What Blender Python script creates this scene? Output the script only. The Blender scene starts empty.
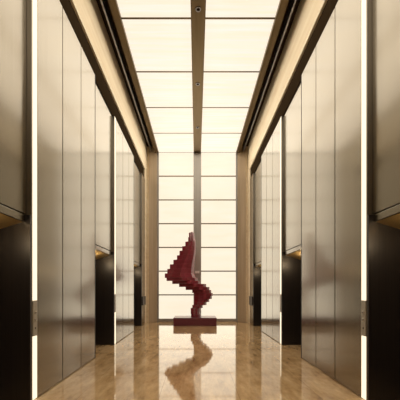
import bpy, bmesh, math, random
from mathutils import Vector, Matrix

random.seed(7)
C = bpy.context.scene.collection
SC = bpy.context.scene

# ------------------------------------------------------------------ camera
EYE = 1.40
cd = bpy.data.cameras.new('camera')
cd.sensor_fit = 'HORIZONTAL'
cd.sensor_width = 36.0
cd.lens = 27.9
cd.shift_x = 0.00875
cd.shift_y = 0.220
cd.clip_start = 0.05
cd.clip_end = 100
cam = bpy.data.objects.new('camera', cd)
C.objects.link(cam)
cam.location = (-0.035, 0, EYE)
cam.rotation_euler = (math.pi / 2, 0, 0)
SC.camera = cam

# ------------------------------------------------------------------ world
w = bpy.data.worlds.new('world')
SC.world = w
w.use_nodes = True
w.node_tree.nodes['Background'].inputs[0].default_value = (1.0, 0.85, 0.62, 1)
w.node_tree.nodes['Background'].inputs[1].default_value = 0.03

# ------------------------------------------------------------------ exposure and light levels
SC.view_settings.view_transform = 'Standard'
SC.view_settings.look = 'None'
SC.view_settings.gamma = 1
SC.view_settings.exposure = 0.0
CEILING_GLOW = 1.0      # backlit ceiling panels
WALL_GLOW = 0.97          # backlit end wall panels
STRIP_GLOW = 1.3         # vertical light strips
DOWNLIGHT_W = 200.0      # each downlight in the centre beam, narrow beam
FRIEZE_FILL_W = 26.0            # unseen area lights added along the beam to brighten the stone frieze
SOFFIT_W = 7.0           # each small lamp in an elevator soffit
CEIL_FILL_W = 160.0      # unseen area light added below the backlit ceiling to boost it
END_FILL_W = 42.0        # unseen area light added before the backlit end wall to boost it
for nm_, loc_, rot_, sx_, sy_, e_ in (('ceiling_fill', (0, 5.2, 6.90), (0, 0, 0), 3.1, 14.8, CEIL_FILL_W),
                                      ('end_wall_fill', (0, 12.66, 3.5), (-math.pi / 2, 0, 0), 3.1, 6.7, END_FILL_W)):
    al = bpy.data.lights.new(nm_, 'AREA')  # added fill, no fixture of its own
    al.shape = 'RECTANGLE'
    al.size, al.size_y = sx_, sy_
    al.energy = e_
    al.color = (1.0, 0.87, 0.68)
    ao = bpy.data.objects.new(nm_, al)
    C.objects.link(ao)
    ao.location = loc_
    ao.rotation_euler = rot_
for sgn in (-1, 1):
    cl = bpy.data.lights.new('frieze_fill', 'AREA')  # added fill for the frieze, the beam has no such fixture
    cl.shape = 'RECTANGLE'
    cl.size = 14.6
    cl.size_y = 0.03
    cl.energy = FRIEZE_FILL_W
    cl.color = (1.0, 0.90, 0.74)
    cl.spread = math.radians(62)
    lo = bpy.data.objects.new('frieze_fill', cl)
    C.objects.link(lo)
    lo.location = (sgn * 0.16, 5.2, 6.93)
    # long side along Y, facing the wall, tipped a little down
    d = Vector((sgn, 0, -0.22)).normalized()
    zx = -d
    xx = Vector((0, 1, 0))
    yx = zx.cross(xx)
    lo.rotation_euler = Matrix((xx, yx, zx)).transposed().to_euler()


# ------------------------------------------------------------------ materials
def mat(name):
    m = bpy.data.materials.new(name)
    m.use_nodes = True
    nt = m.node_tree
    return m, nt, nt.nodes['Principled BSDF']


def N(nt, typ, **kw):
    n = nt.nodes.new(typ)
    for k, v in kw.items():
        setattr(n, k, v)
    return n


def mapped_noise(nt, scale, detail=4, nscale=1.0, rough=0.6):
    tc = N(nt, 'ShaderNodeTexCoord')
    mp = N(nt, 'ShaderNodeMapping')
    mp.inputs['Scale'].default_value = scale
    no = N(nt, 'ShaderNodeTexNoise')
    no.inputs['Scale'].default_value = nscale
    no.inputs['Detail'].default_value = detail
    no.inputs['Roughness'].default_value = rough
    nt.links.new(tc.outputs['Object'], mp.inputs['Vector'])
    nt.links.new(mp.outputs['Vector'], no.inputs['Vector'])
    return no


def ramp(nt, src, stops):
    r = N(nt, 'ShaderNodeValToRGB')
    cr = r.color_ramp
    while len(cr.elements) < len(stops):
        cr.elements.new(0.5)
    for e, (p, c) in zip(cr.elements, stops):
        e.position = p
        e.color = (c[0], c[1], c[2], 1) if not isinstance(c, float) else (c, c, c, 1)
    nt.links.new(src, r.inputs[0])
    return r


def metal(name, c0, c1, rough0, rough1, grain=(60, 60, 0.6), coat=0.0, metallic=1.0, aniso=0.0, bump=0.0, coat_rough=0.05):
    m, nt, b = mat(name)
    no = mapped_noise(nt, grain, 3)
    r = ramp(nt, no.outputs['Fac'], [(0.3, c0), (0.7, c1)])
    nt.links.new(r.outputs['Color'], b.inputs['Base Color'])
    rr = ramp(nt, no.outputs['Fac'], [(0.25, rough0), (0.75, rough1)])
    nt.links.new(rr.outputs['Color'], b.inputs['Roughness'])
    b.inputs['Metallic'].default_value = metallic
    b.inputs['Coat Weight'].default_value = coat
    b.inputs['Coat Roughness'].default_value = coat_rough
    if aniso:
        b.inputs['Anisotropic'].default_value = aniso
        tg = N(nt, 'ShaderNodeTangent', direction_type='RADIAL', axis='Z')
        nt.links.new(tg.outputs['Tangent'], b.inputs['Tangent'])
    if bump:
        bp = N(nt, 'ShaderNodeBump')
        bp.inputs['Strength'].default_value = bump
        bp.inputs['Distance'].default_value = 0.002
        nt.links.new(no.outputs['Fac'], bp.inputs['Height'])
        nt.links.new(bp.outputs['Normal'], b.inputs['Normal'])
    return m


def glow(name, c0, c1, strength, scale):
    m, nt, b = mat(name)
    no = mapped_noise(nt, scale, 5)
    r = ramp(nt, no.outputs['Fac'], [(0.3, c0), (0.7, c1)])
    b.inputs['Base Color'].default_value = (0.12, 0.11, 0.09, 1)
    b.inputs['Roughness'].default_value = 0.5
    nt.links.new(r.outputs['Color'], b.inputs['Emission Color'])
    b.inputs['Emission Strength'].default_value = strength
    return m


def stone(name, stops, scale, rough, spec=0.5, nscale=1.0, bump=0.0, coat=0.0):
    m, nt, b = mat(name)
    no = mapped_noise(nt, scale, 7, nscale)
    r = ramp(nt, no.outputs['Fac'], stops)
    nt.links.new(r.outputs['Color'], b.inputs['Base Color'])
    b.inputs['Roughness'].default_value = rough
    b.inputs['Specular IOR Level'].default_value = spec
    b.inputs['Coat Weight'].default_value = coat
    return m


M = {}
M['panel'] = metal('champagne_steel', (0.255, 0.222, 0.166), (0.28, 0.245, 0.188), 0.245, 0.255, coat=0.7, aniso=0.74, coat_rough=0.12)
M['bronze'] = metal('bronze_trim', (0.15, 0.105, 0.052), (0.21, 0.15, 0.08), 0.36, 0.46, grain=(8, 0.6, 8))
M['mullion'] = metal('bronze_mullion', (0.34, 0.32, 0.30), (0.42, 0.40, 0.38), 0.42, 0.5, metallic=0.5)
M['soffit'] = metal('gilded_bronze', (0.40, 0.27, 0.11), (0.50, 0.35, 0.16), 0.35, 0.45, metallic=0.6)
M['dark'] = metal('dark_bronze', (0.022, 0.016, 0.013), (0.034, 0.025, 0.020), 0.30, 0.42, metallic=0.4)
M['jamb'] = metal('blackened_steel', (0.020, 0.016, 0.016), (0.030, 0.024, 0.023), 0.30, 0.42, metallic=0.3)
M['slot'] = metal('slot_black', (0.028, 0.018, 0.010), (0.038, 0.026, 0.015), 0.8, 0.9, metallic=0.0)
M['slot'].node_tree.nodes['Principled BSDF'].inputs['Specular IOR Level'].default_value = 0.0
M['grey'] = metal('grey_aluminium', (0.30, 0.29, 0.29), (0.38, 0.37, 0.37), 0.35, 0.45, grain=(8, 0.6, 8))
M['plate'] = metal('brushed_plate', (0.20, 0.18, 0.15), (0.27, 0.24, 0.20), 0.30, 0.4)
M['call'] = metal('satin_plate', (0.42, 0.39, 0.34), (0.50, 0.47, 0.41), 0.42, 0.5, metallic=0.6)
M['bright'] = metal('bright_steel', (0.70, 0.68, 0.64), (0.80, 0.78, 0.74), 0.2, 0.3)
M['white'] = metal('white_enamel', (0.80, 0.80, 0.80), (0.86, 0.86, 0.86), 0.3, 0.4, metallic=0.0)
M['frieze'] = stone('cream_limestone', [(0.3, (0.72, 0.59, 0.41)), (0.55, (0.80, 0.69, 0.51)), (0.75, (0.86, 0.76, 0.60))], (9, 0.35, 9), 0.45)
M['pier'] = stone('brown_limestone', [(0.3, (0.42, 0.33, 0.23)), (0.55, (0.51, 0.41, 0.30)), (0.75, (0.60, 0.50, 0.38))], (7, 7, 0.4), 0.4)
M['ceil_glow'] = glow('backlit_onyx_ceiling', (1.0, 0.84, 0.63), (1.0, 0.93, 0.81), CEILING_GLOW, (0.5, 9, 1))
M['wall_glow'] = glow('backlit_onyx_wall', (1.0, 0.86, 0.66), (1.0, 0.92, 0.74), WALL_GLOW, (0.7, 1, 4))
M['strip'] = glow('led_diffuser', (1.0, 0.84, 0.60), (1.0, 0.86, 0.62), STRIP_GLOW, (1, 1, 1))
M['lamp'] = glow('lamp_face', (1.0, 0.82, 0.58), (1.0, 0.84, 0.6), 1.2, (1, 1, 1))


def floor_material():
    m, nt, b = mat('polished_travertine')
    n1 = mapped_noise(nt, (2.6, 0.9, 1), 8, 1.6, 0.65)
    r1 = ramp(nt, n1.outputs['Fac'], [(0.30, (0.34, 0.20, 0.095)), (0.46, (0.52, 0.345, 0.18)), (0.58, (0.62, 0.43, 0.24)), (0.72, (0.74, 0.56, 0.35))])
    n2 = mapped_noise(nt, (16, 3.5, 1), 6, 1.0, 0.7)
    r2 = ramp(nt, n2.outputs['Fac'], [(0.35, 0.7), (0.6, 1.0)])
    mx = N(nt, 'ShaderNodeMix', data_type='RGBA', blend_type='MULTIPLY')
    mx.inputs['Factor'].default_value = 0.7
    nt.links.new(r1.outputs['Color'], mx.inputs['A'])
    nt.links.new(r2.outputs['Color'], mx.inputs['B'])
    # tiles: each slab its own tint, hairline joints
    tc = N(nt, 'ShaderNodeTexCoord')
    mp = N(nt, 'ShaderNodeMapping')
    mp.inputs['Location'].default_value = (0.515, 0.19, 0)
    nt.links.new(tc.outputs['Object'], mp.inputs['Vector'])
    br = N(nt, 'ShaderNodeTexBrick')
    br.offset = 0.0
    br.inputs['Scale'].default_value = 1.0
    br.inputs['Brick Width'].default_value = 1.03
    br.inputs['Row Height'].default_value = 1.72
    br.inputs['Mortar Size'].default_value = 0.004
    br.inputs['Color1'].default_value = (0.86, 0.86, 0.86, 1)
    br.inputs['Color2'].default_value = (1.0, 1.0, 1.0, 1)
    br.inputs['Mortar'].default_value = (0.62, 0.56, 0.5, 1)
    nt.links.new(mp.outputs['Vector'], br.inputs['Vector'])
    m2 = N(nt, 'ShaderNodeMix', data_type='RGBA', blend_type='MULTIPLY')
    m2.inputs['Factor'].default_value = 1.0
    nt.links.new(mx.outputs['Result'], m2.inputs['A'])
    nt.links.new(br.outputs['Color'], m2.inputs['B'])
    nt.links.new(m2.outputs['Result'], b.inputs['Base Color'])
    b.inputs['Roughness'].default_value = 0.05
    b.inputs['IOR'].default_value = 1.65
    b.inputs['Coat Weight'].default_value = 0.3
    b.inputs['Coat Roughness'].default_value = 0.03
    return m


M['floor'] = floor_material()


def sculpture_material(name, c0, c1, rough):
    m, nt, b = mat(name)
    no = mapped_noise(nt, (3, 3, 14), 5)
    r = ramp(nt, no.outputs['Fac'], [(0.3, c0), (0.7, c1)])
    nt.links.new(r.outputs['Color'], b.inputs['Base Color'])
    b.inputs['Roughness'].default_value = rough
    b.inputs['Coat Weight'].default_value = 0.25
    b.inputs['Coat Roughness'].default_value = 0.2
    return m


M['red'] = sculpture_material('oxblood_lacquer', (0.20, 0.014, 0.030), (0.29, 0.026, 0.054), 0.36)
M['plinth'] = sculpture_material('oxblood_plinth', (0.115, 0.014, 0.032), (0.14, 0.020, 0.040), 0.4)


# ------------------------------------------------------------------ mesh helpers
def obj(name, bm, m, parent=None, bevel=0.0):
    me = bpy.data.meshes.new(name)
    bmesh.ops.recalc_face_normals(bm, faces=bm.faces)
    bm.to_mesh(me)
    bm.free()
    me.materials.append(m)
    o = bpy.data.objects.new(name, me)
    C.objects.link(o)
    if parent:
        o.parent = parent
    if bevel:
        bv = o.modifiers.new('bevel', 'BEVEL')
        bv.width = bevel
        bv.segments = 2
        bv.limit_method = 'ANGLE'
    return o


def box(bm, x0, x1, y0, y1, z0, z1):
    x0, x1 = min(x0, x1), max(x0, x1)
    v = [bm.verts.new(p) for p in ((x0, y0, z0), (x1, y0, z0), (x1, y1, z0), (x0, y1, z0),
                                   (x0, y0, z1), (x1, y0, z1), (x1, y1, z1), (x0, y1, z1))]
    for f in ((0, 3, 2, 1), (4, 5, 6, 7), (0, 1, 5, 4), (1, 2, 6, 5), (2, 3, 7, 6), (3, 0, 4, 7)):
        bm.faces.new([v[i] for i in f])
    return bm


def boxes(*bs):
    bm = bmesh.new()
    for b in bs:
        box(bm, *b)
    return bm


def prism(bm, pts, y0, y1):
    """pts in XZ, swept along Y."""
    a = [bm.verts.new((p[0], y0, p[1])) for p in pts]
    b = [bm.verts.new((p[0], y1, p[1])) for p in pts]
    n = len(pts)
    bm.faces.new(a)
    bm.faces.new(b[::-1])
    for i in range(n):
        bm.faces.new((a[i], a[(i + 1) % n], b[(i + 1) % n], b[i]))
    return bm


def lathe(bm, prof, cx, cy, n=24):
    """closed profile of (radius, z) swept round a vertical axis; radius 0 ends cap."""
    rings = []
    for r, z in prof:
        if r == 0:
            rings.append([bm.verts.new((cx, cy, z))])
        else:
            rings.append([bm.verts.new((cx + r * math.cos(2 * math.pi * k / n), cy + r * math.sin(2 * math.pi * k / n), z)) for k in range(n)])
    for a, b in zip(rings, rings[1:]):
        for k in range(n):
            q = []
            for ring, idx in ((a, k), (a, (k + 1) % n), (b, (k + 1) % n), (b, k)):
                vv = ring[0] if len(ring) == 1 else ring[idx]
                if vv not in q:
                    q.append(vv)
            if len(q) > 2:
                bm.faces.new(q)
    return bm


def struct(o):
    o['kind'] = 'structure'
    return o


def tag(o, label, cat, group=None):
    o['label'] = label
    o['category'] = cat
    if group:
        o['group'] = group
    return o


def thing(name, loc, label, cat, group=None):
    o = bpy.data.objects.new(name, None)
    C.objects.link(o)
    o.location = loc
    return tag(o, label, cat, group)


# ------------------------------------------------------------------ dimensions
W = 2.06            # half width between the metal walls
REC = 0.06          # elevator bays sit back this far
DEEP = 0.52         # depth of the elevator recess from the bay face
BACK = 2.75         # outer face of the walls
ZP = 5.65           # top of the metal panels
ZB = 6.09           # bottom of the stone frieze
ZC = 6.98           # ceiling
ZT = 7.20
END = 12.76
REAR = -2.4
PORT = 2.29         # top of the elevator opening (bay face)
HEAD = 0.085        # header band
PER = 3.815
# (bay start, bay end); the strip follows the bay, then three panels
BAYS = [(-1.39, 0.04), (2.39, 3.82), (6.20, 7.66), (10.03, 11.485)]
PIER0, PIER1 = 11.485, 12.16
SIDES = ((-1, 'left'), (1, 'right'))

# ------------------------------------------------------------------ shell
fl = struct(obj('floor', boxes((-BACK, BACK, REAR - 0.2, END + 0.3, -0.15, 0)), M['floor']))
ce = struct(obj('ceiling', boxes((-BACK, BACK, REAR - 0.2, END + 0.3, ZT, ZT + 0.15)), M['slot']))
rear = struct(obj('wall_rear', boxes((-BACK, BACK, REAR - 0.2, REAR, 0, ZT)), M['frieze']))

# end wall: backing, piers, frame, mullion
we = struct(obj('wall_end', boxes((-BACK, BACK, END + 0.04, END + 0.3, 0, ZT)), M['dark']))
fx0, fx1 = 1.585, 1.655
fr = boxes((-fx1, -fx0, END - 0.03, END + 0.04, 0.0, ZC), (fx0, fx1, END - 0.03, END + 0.04, 0.0, ZC),
           (-fx0, -0.155, END - 0.03, END + 0.04, 0.03, 0.14), (0.155, fx0, END - 0.03, END + 0.04, 0.03, 0.14))
obj('panel_frame', fr, M['mullion'], we, 0.006)
obj('center_mullion', boxes((-0.155, 0.155, END - 0.05, END + 0.04, 0.03, ZC - 0.02)), M['mullion'], we, 0.008)
bm = bmesh.new()
ZROWS = [0.14 + k * (ZC - 0.14) / 7 for k in range(8)]
for z in ZROWS[1:-1]:
    for s in (-1, 1):
        box(bm, s * 0.155, s * fx0, END, END + 0.04, z - 0.022, z + 0.022)
obj('glazing_bar', bm, M['bronze'], we)
obj('plinth_course', boxes((-fx0, fx0, END - 0.06, END + 0.04, 0, 0.03)), M['pier'], we)
for s, nm in SIDES:
    obj('end_pier', boxes((s * fx1, s * 1.98, END - 0.10, END + 0.04, 0, ZT)), M['pier'], we, 0.006)
    obj('end_pier_edge', boxes((s * 1.98, s * (W + 0.2), END - 0.06, END + 0.04, 0, ZT)), M['frieze'], we)

# side walls
for s, nm in SIDES:
    bm = bmesh.new()
    box(bm, s * BACK, s * (BACK + 0.2), REAR - 0.2, END + 0.3, -0.15, ZT + 0.15)
    edges = [REAR] + [v for b in BAYS for v in b] + [PIER1]
    for a, b in zip(edges[0::2], edges[1::2]):
        box(bm, s * (W + 0.03), s * BACK, a, b, 0, ZP)              # behind the panels
    for a, b in BAYS:
        box(bm, s * (W + REC + 0.03), s * BACK, a, b, PORT + 0.012, ZP)
        box(bm, s * (W + REC + DEEP + 0.05), s * BACK, a, b, 0, PORT + 0.012)
    wl = struct(obj('wall_' + nm, bm, M['slot']))
    obj('dark_reveal', boxes((s * (W + 0.04), s * BACK, REAR, PIER1, ZP + 0.001, ZB - 0.001)), M['slot'], wl)
    obj('stone_frieze', boxes((s * W, s * BACK, REAR, PIER1 + 0.06, ZB, ZT)), M['frieze'], wl)
    obj('stone_return', boxes((s * (W + 0.01), s * BACK, PIER1 + 0.06, END + 0.04, 0, ZT)), M['frieze'], wl)
    # cladding panels, three to a module
    for k, (a, b) in enumerate(BAYS[:-1]):
        m0, m1 = b + 0.125, BAYS[k + 1][0] - 0.012
        step = (m1 - m0) / 3
        for i in range(3):
            obj('metal_panel', boxes((s * W, s * (W + 0.03), m0 + i * step + (0.010 if i else 0), m0 + (i + 1) * step - 0.010, 0.012, ZP)),
                M['panel'], wl, 0.004)
        obj('corner_trim', boxes((s * (W - 0.004), s * (W + REC + 0.03), m1, m1 + 0.012, 0, ZP)), M['dark'], wl)
    obj('pilaster_panel', boxes((s * W, s * (W + 0.03), PIER0 + 0.02, PIER1, 0.012, ZP)), M['panel'], wl, 0.004)
    # panels above each elevator
    for a, b in BAYS:
        obj('corner_return', boxes((s * (W + 0.002), s * (W + REC + 0.03), b - 0.012, b + 0.010, 0, ZP)), M['plate'], wl)
        obj('transom_panel', boxes((s * (W + REC), s * (W + REC + 0.03), a + 0.006, b - 0.016, PORT + 0.014, ZP)), M['panel'], wl, 0.004)

# elevator portals
n = 0
for s, nm in SIDES:
    for a, b in BAYS:
        n += 1
        b -= 0.012
        xf, xb = s * (W + REC), s * (W + REC + DEEP)
        d = struct(obj('door_%d' % n, boxes(
            (s * (W + 0.002), xb, b - 0.03, b, 0, PORT), (xf, xb, a, a + 0.03, 0, PORT)), M['jamb']))
        obj('header_band', boxes((xf, xf + s * 0.03, a + 0.03, b - 0.03, PORT - HEAD, PORT)), M['panel'], d, 0.004)
        obj('soffit', prism(bmesh.new(), [(xf + s * 0.03, PORT), (xf + s * 0.03, PORT - HEAD), (xb, PORT - HEAD - 0.15), (xb, PORT)], a + 0.03, b - 0.03), M['soffit'], d)
        mid = (a + b) / 2
        for y0, y1 in ((a + 0.03, mid - 0.003), (mid + 0.003, b - 0.03)):
            obj('door_leaf', boxes((xb, xb + s * 0.04, y0, y1, 0.006, PORT - HEAD - 0.15)), M['jamb'], d, 0.004)
        # small lamp recessed in the soffit
        lx, lz = s * (W + REC + 0.2), PORT - HEAD - 0.055
        obj('soffit_lamp', lathe(bmesh.new(), [(0, lz), (0.035, lz), (0.035, lz - 0.012), (0, lz - 0.012)], lx, mid), M['lamp'], d)
        ld = bpy.data.lights.new('soffit_light', 'POINT')
        ld.energy = SOFFIT_W
        ld.color = (1.0, 0.78, 0.48)
        ld.shadow_soft_size = 0.03
        lo = bpy.data.objects.new('soffit_light', ld)
        C.objects.link(lo)
        lo.parent = d
        lo.location = (lx, mid, lz - 0.14)

# light strips beside each elevator, with a call panel let into them
WHERE = {1: 'nearest', 2: 'middle', 3: 'far'}
CP0, CP1 = 0.80, 1.24
for s, nm in SIDES:
    for k, (a, b) in enumerate(BAYS[1:3], 1):
        y0, y1 = b + 0.012, b + 0.118
        bmS = boxes((s * W, s * (W + 0.028), y0, y1, CP1 + 0.004, ZP), (s * W, s * (W + 0.028), y0, y1, 0.012, CP0 - 0.004))
        o = obj('light_strip', bmS, M['strip'])
        o['kind'] = 'thing'
        tag(o, 'glowing vertical light strip on the %s wall, %s' % (nm, 'tall and nearest the viewer' if k == 1 else 'just past the middle elevator opening'), 'light', 'vertical light strips')
        cp = thing('call_panel', (s * (W - 0.002), (y0 + y1) / 2, CP0),
                   'slim metal elevator call panel interrupting the %s light strip on the %s wall' % ('nearest' if k == 1 else 'farther', nm), 'elevator call panel', 'elevator call panels')
        h = CP1 - CP0
        obj('face_plate', boxes((-s * 0.004, s * 0.03, -0.052, 0.052, 0, h)), M['call'], cp, 0.003)
        for z, up in ((0.29, 1), (0.20, -1)):
            bt = obj('button', boxes((-s * 0.010, -s * 0.002, -0.020, 0.020, z - 0.020, z + 0.020)), M['bright'], cp, 0.003)
            bm = bmesh.new()
            tri = [(-0.009, z - 0.007 * up), (0.009, z - 0.007 * up), (0, z + 0.009 * up)]
            fa = [bm.verts.new((-s * 0.0125, p, q)) for p, q in tri]
            fb = [bm.verts.new((-s * 0.009, p, q)) for p, q in tri]
            bm.faces.new(fa)
            bm.faces.new(fb[::-1])
            for i in range(3):
                bm.faces.new((fa[i], fa[(i + 1) % 3], fb[(i + 1) % 3], fb[i]))
            obj('arrow', bm, M['dark'], bt)
        obj('key_switch', boxes((-s * 0.007, -s * 0.002, -0.012, 0.012, 0.085, 0.109)), M['dark'], cp, 0.003)
    # strips behind the viewer
    b = BAYS[0][1]
    obj('light_strip', boxes((s * W, s * (W + 0.028), b + 0.002, b + 0.122, 0.012, ZP)), M['strip'], bpy.data.objects['wall_' + nm])
    # dark plate on the far pilaster
    sp = thing('wall_plate', (s * W, (PIER0 + PIER1) / 2, 0.75),
               'dark square plate on the %s wall pilaster beside the end wall' % nm, 'wall plate', 'dark pilaster plates')
    hl = (PIER1 - PIER0) / 2 - 0.03
    obj('plate', boxes((-s * 0.03, 0, -hl, hl, 0, 0.335)), M['jamb'], sp, 0.004)
    obj('plate_frame', boxes((-s * 0.036, -s * 0.029, -hl, hl, 0, 0.012), (-s * 0.036, -s * 0.029, -hl, hl, 0.323, 0.335),
                             (-s * 0.036, -s * 0.029, -hl, -hl + 0.012, 0.012, 0.323), (-s * 0.036, -s * 0.029, hl - 0.012, hl, 0.012, 0.323)), M['dark'], sp)

# ------------------------------------------------------------------ ceiling
tn = 0
for s, nm in SIDES:
    tn += 1
    struct(obj('trim_%d' % tn, boxes((s * 1.585, s * 1.735, REAR, END - 0.1, ZC - 0.07, ZT)), M['bronze'], None, 0.006))
    tn += 1
    struct(obj('trim_%d' % tn, boxes((s * 1.865, s * 1.90, REAR, END - 0.1, ZC - 0.02, ZT)), M['grey'], None, 0.004))
tn += 1
beam = struct(obj('trim_%d' % tn, boxes((-0.15, 0.15, REAR, END - 0.05, ZC - 0.04, ZT)), M['bronze'], None, 0.008))
STEP = 1.587
ROWS = [END - STEP * k for k in range(10)]
bm = bmesh.new()
for y in ROWS[1:]:
    for s in (-1, 1):
        box(bm, s * 0.15, s * 1.585, y - 0.022, y + 0.022, ZC - 0.004, ZT)
struct(obj('trim_%d' % (tn + 1), bm, M['bronze']))
ROWNAME = ['row meeting the end wall', 'second row from the end wall', 'third row from the end wall', 'fourth row from the end wall', 'row cut by the top of the picture']
for k in range(9):
    y1, y0 = ROWS[k] - 0.022, max(ROWS[k + 1] + 0.022, REAR)
    for s, nm in SIDES:
        bmP = boxes((s * 0.152, s * 1.583, y0, y1, ZC, ZC + 0.03))
        if k < 5:
            o = obj('ceiling_light', bmP, M['ceil_glow'])
            o['kind'] = 'thing'
            tag(o, 'backlit ceiling panel %s of the centre beam, %s' % (nm, ROWNAME[k]), 'ceiling light', 'backlit ceiling panels')
        else:
            obj('light_panel', bmP, M['ceil_glow'], ce)

# downlights in the centre beam
DLN = ['far recessed downlight in the bronze ceiling beam, closest to the end wall', 'recessed downlight in the bronze ceiling beam, middle of the three', 'recessed downlight in the bronze ceiling beam at the top edge of the picture']
for k, y in enumerate((10.7, 8.42, 6.16, 3.90, 1.64, -0.6)):
    zb = ZC - 0.04
    t = thing('downlight', (0, y, zb), DLN[k], 'downlight', 'beam downlights') if k < 3 else None
    cx, cy, cz = (0, 0, 0) if t else (0, y, zb)
    par = t if t else beam
    obj('trim_ring', lathe(bmesh.new(), [(0.034, cz - 0.001), (0.056, cz - 0.001), (0.056, cz - 0.010), (0.038, cz - 0.010), (0.034, cz - 0.001)], cx, cy), M['grey'], par)
    obj('baffle', lathe(bmesh.new(), [(0, cz - 0.001), (0.032, cz - 0.001), (0.032, cz - 0.004), (0, cz - 0.004)], cx, cy), M['slot'], par)
    ld = bpy.data.lights.new('downlight_lamp', 'SPOT')
    ld.energy = DOWNLIGHT_W
    ld.color = (1.0, 0.80, 0.54)
    ld.spot_size = math.radians(70)
    ld.spot_blend = 0.9
    ld.shadow_soft_size = 0.05
    lo = bpy.data.objects.new('downlight_lamp', ld)
    C.objects.link(lo)
    lo.parent = par
    lo.location = (cx, cy, cz - 0.015)
# ------------------------------------------------------------------ backlit end wall panels
ZN = ['lowest row, touching the floor frame', 'second row from the floor', 'third row from the floor', 'fourth row from the floor',
      'fifth row from the floor', 'sixth row, second from the ceiling', 'topmost row under the ceiling']
for k in range(7):
    z0, z1 = ZROWS[k] + (0.022 if k else 0), ZROWS[k + 1] - (0.022 if k < 6 else 0.0)
    for s, nm in SIDES:
        o = obj('light_box', boxes((s * 0.157, s * (fx0 - 0.002), END + 0.005, END + 0.035, z0 + 0.001, z1 - 0.001)), M['wall_glow'])
        tag(o, 'backlit cream end wall panel %s of the mullion, %s' % (nm, ZN[k]), 'light box', 'backlit end wall panels')
        o['kind'] = 'thing'

# small white block on the mullion, seen past the sculpture
tag(obj('mullion_block', boxes((-0.09, 0.08, END - 0.085, END - 0.05, 2.0, 2.10)), M['white'], None, 0.006),
    'small white clamp on the end wall mullion just right of the red sculpture', 'block')

# ------------------------------------------------------------------ sculpture
SY = 11.9
K = 310.0 / SY


def lerp(tab, y):
    for (a, va), (b, vb) in zip(tab, tab[1:]):
        if a <= y <= b:
            return va + (vb - va) * (y - a) / (b - a)
    return tab[0][1] if y < tab[0][0] else tab[-1][1]


LEFT = [(233, 189), (238.5, 189), (242, 187), (250, 181.5), (258, 177), (266, 170.5), (274, 166), (277.6, 164), (280, 167.5), (283, 173.5),
        (286, 180.5), (289, 187), (291, 192), (294, 194.2), (300, 194.2), (305.5, 193.5), (307.5, 190.8), (315, 190.8), (317, 193), (320, 193)]
RIGHT = [(233, 194), (237, 194.6), (241, 195.7), (250, 196), (259, 195), (270, 194), (276, 194.2), (278, 195.8), (280, 198.5), (282.5, 201), (284.5, 205),
         (287.5, 208.8), (290.5, 210.8), (295.5, 213.2), (298, 211.4), (301, 208.8), (304.5, 205.6), (307.5, 201.2), (312, 200.2), (315, 201), (318, 200.6), (320, 200.6)]
sc = thing('stacked_sculpture', (-0.09, SY, 0), 'dark red stepped sculpture on a low red plinth before the glowing end wall', 'sculpture')
PZ = 0.295
obj('plinth', boxes((-0.80, 0.80, -0.46, 0.46, 0, PZ)), M['plinth'], sc, 0.008)
ztop = EYE + (288 - 233) / K
zmid = EYE + (288 - 278) / K
ZL = [PZ + (zmid - PZ) * i / 13 for i in range(13)] + [zmid + (ztop - zmid) * i / 10 for i in range(11)]
bm = bmesh.new()
for i, (z0, z1) in enumerate(zip(ZL, ZL[1:])):
    yc = 288 - ((z0 + z1) / 2 - EYE) * K
    xl0 = xl = (lerp(LEFT, yc) - 197.5) / K + 0.09
    smooth = yc < 277
    rings = []
    for z in (z0, z1):
        yr = 288 - (z - EYE) * K if smooth else yc
        xr = (lerp(RIGHT, yr) - 197.5) / K + 0.09
        wd = xr - xl0
        dep = 0.20 + 0.30 * wd
        cx = xl0 + 0.62 * wd
        # kite with softened corners: ridge towards the viewer, tail to the left
        pts = [(xl, 0.07), (xl, -0.07), (xl + 0.25 * wd, -0.45 * dep), (cx - 0.08 * wd, -dep * 0.97), (cx + 0.05 * wd, -dep), (xr - 0.10 * wd, -0.55 * dep),
               (xr, -0.08), (xr, 0.08), (xr - 0.10 * wd, 0.55 * dep), (cx + 0.05 * wd, dep), (cx - 0.08 * wd, dep * 0.97), (xl + 0.25 * wd, 0.45 * dep)]
        g = 0.004 if z == z0 else -0.004
        rings.append([bm.verts.new((p, q, z + (0 if i == 0 and z == z0 else -g * 0))) for p, q in pts])
    a, b = rings
    bm.faces.new(a[::-1])
    bm.faces.new(b)
    m = len(a)
    for k in range(m):
        bm.faces.new((a[k], a[(k + 1) % m], b[(k + 1) % m], b[k]))
obj('stacked_figure', bm, M['red'], sc, 0.007)
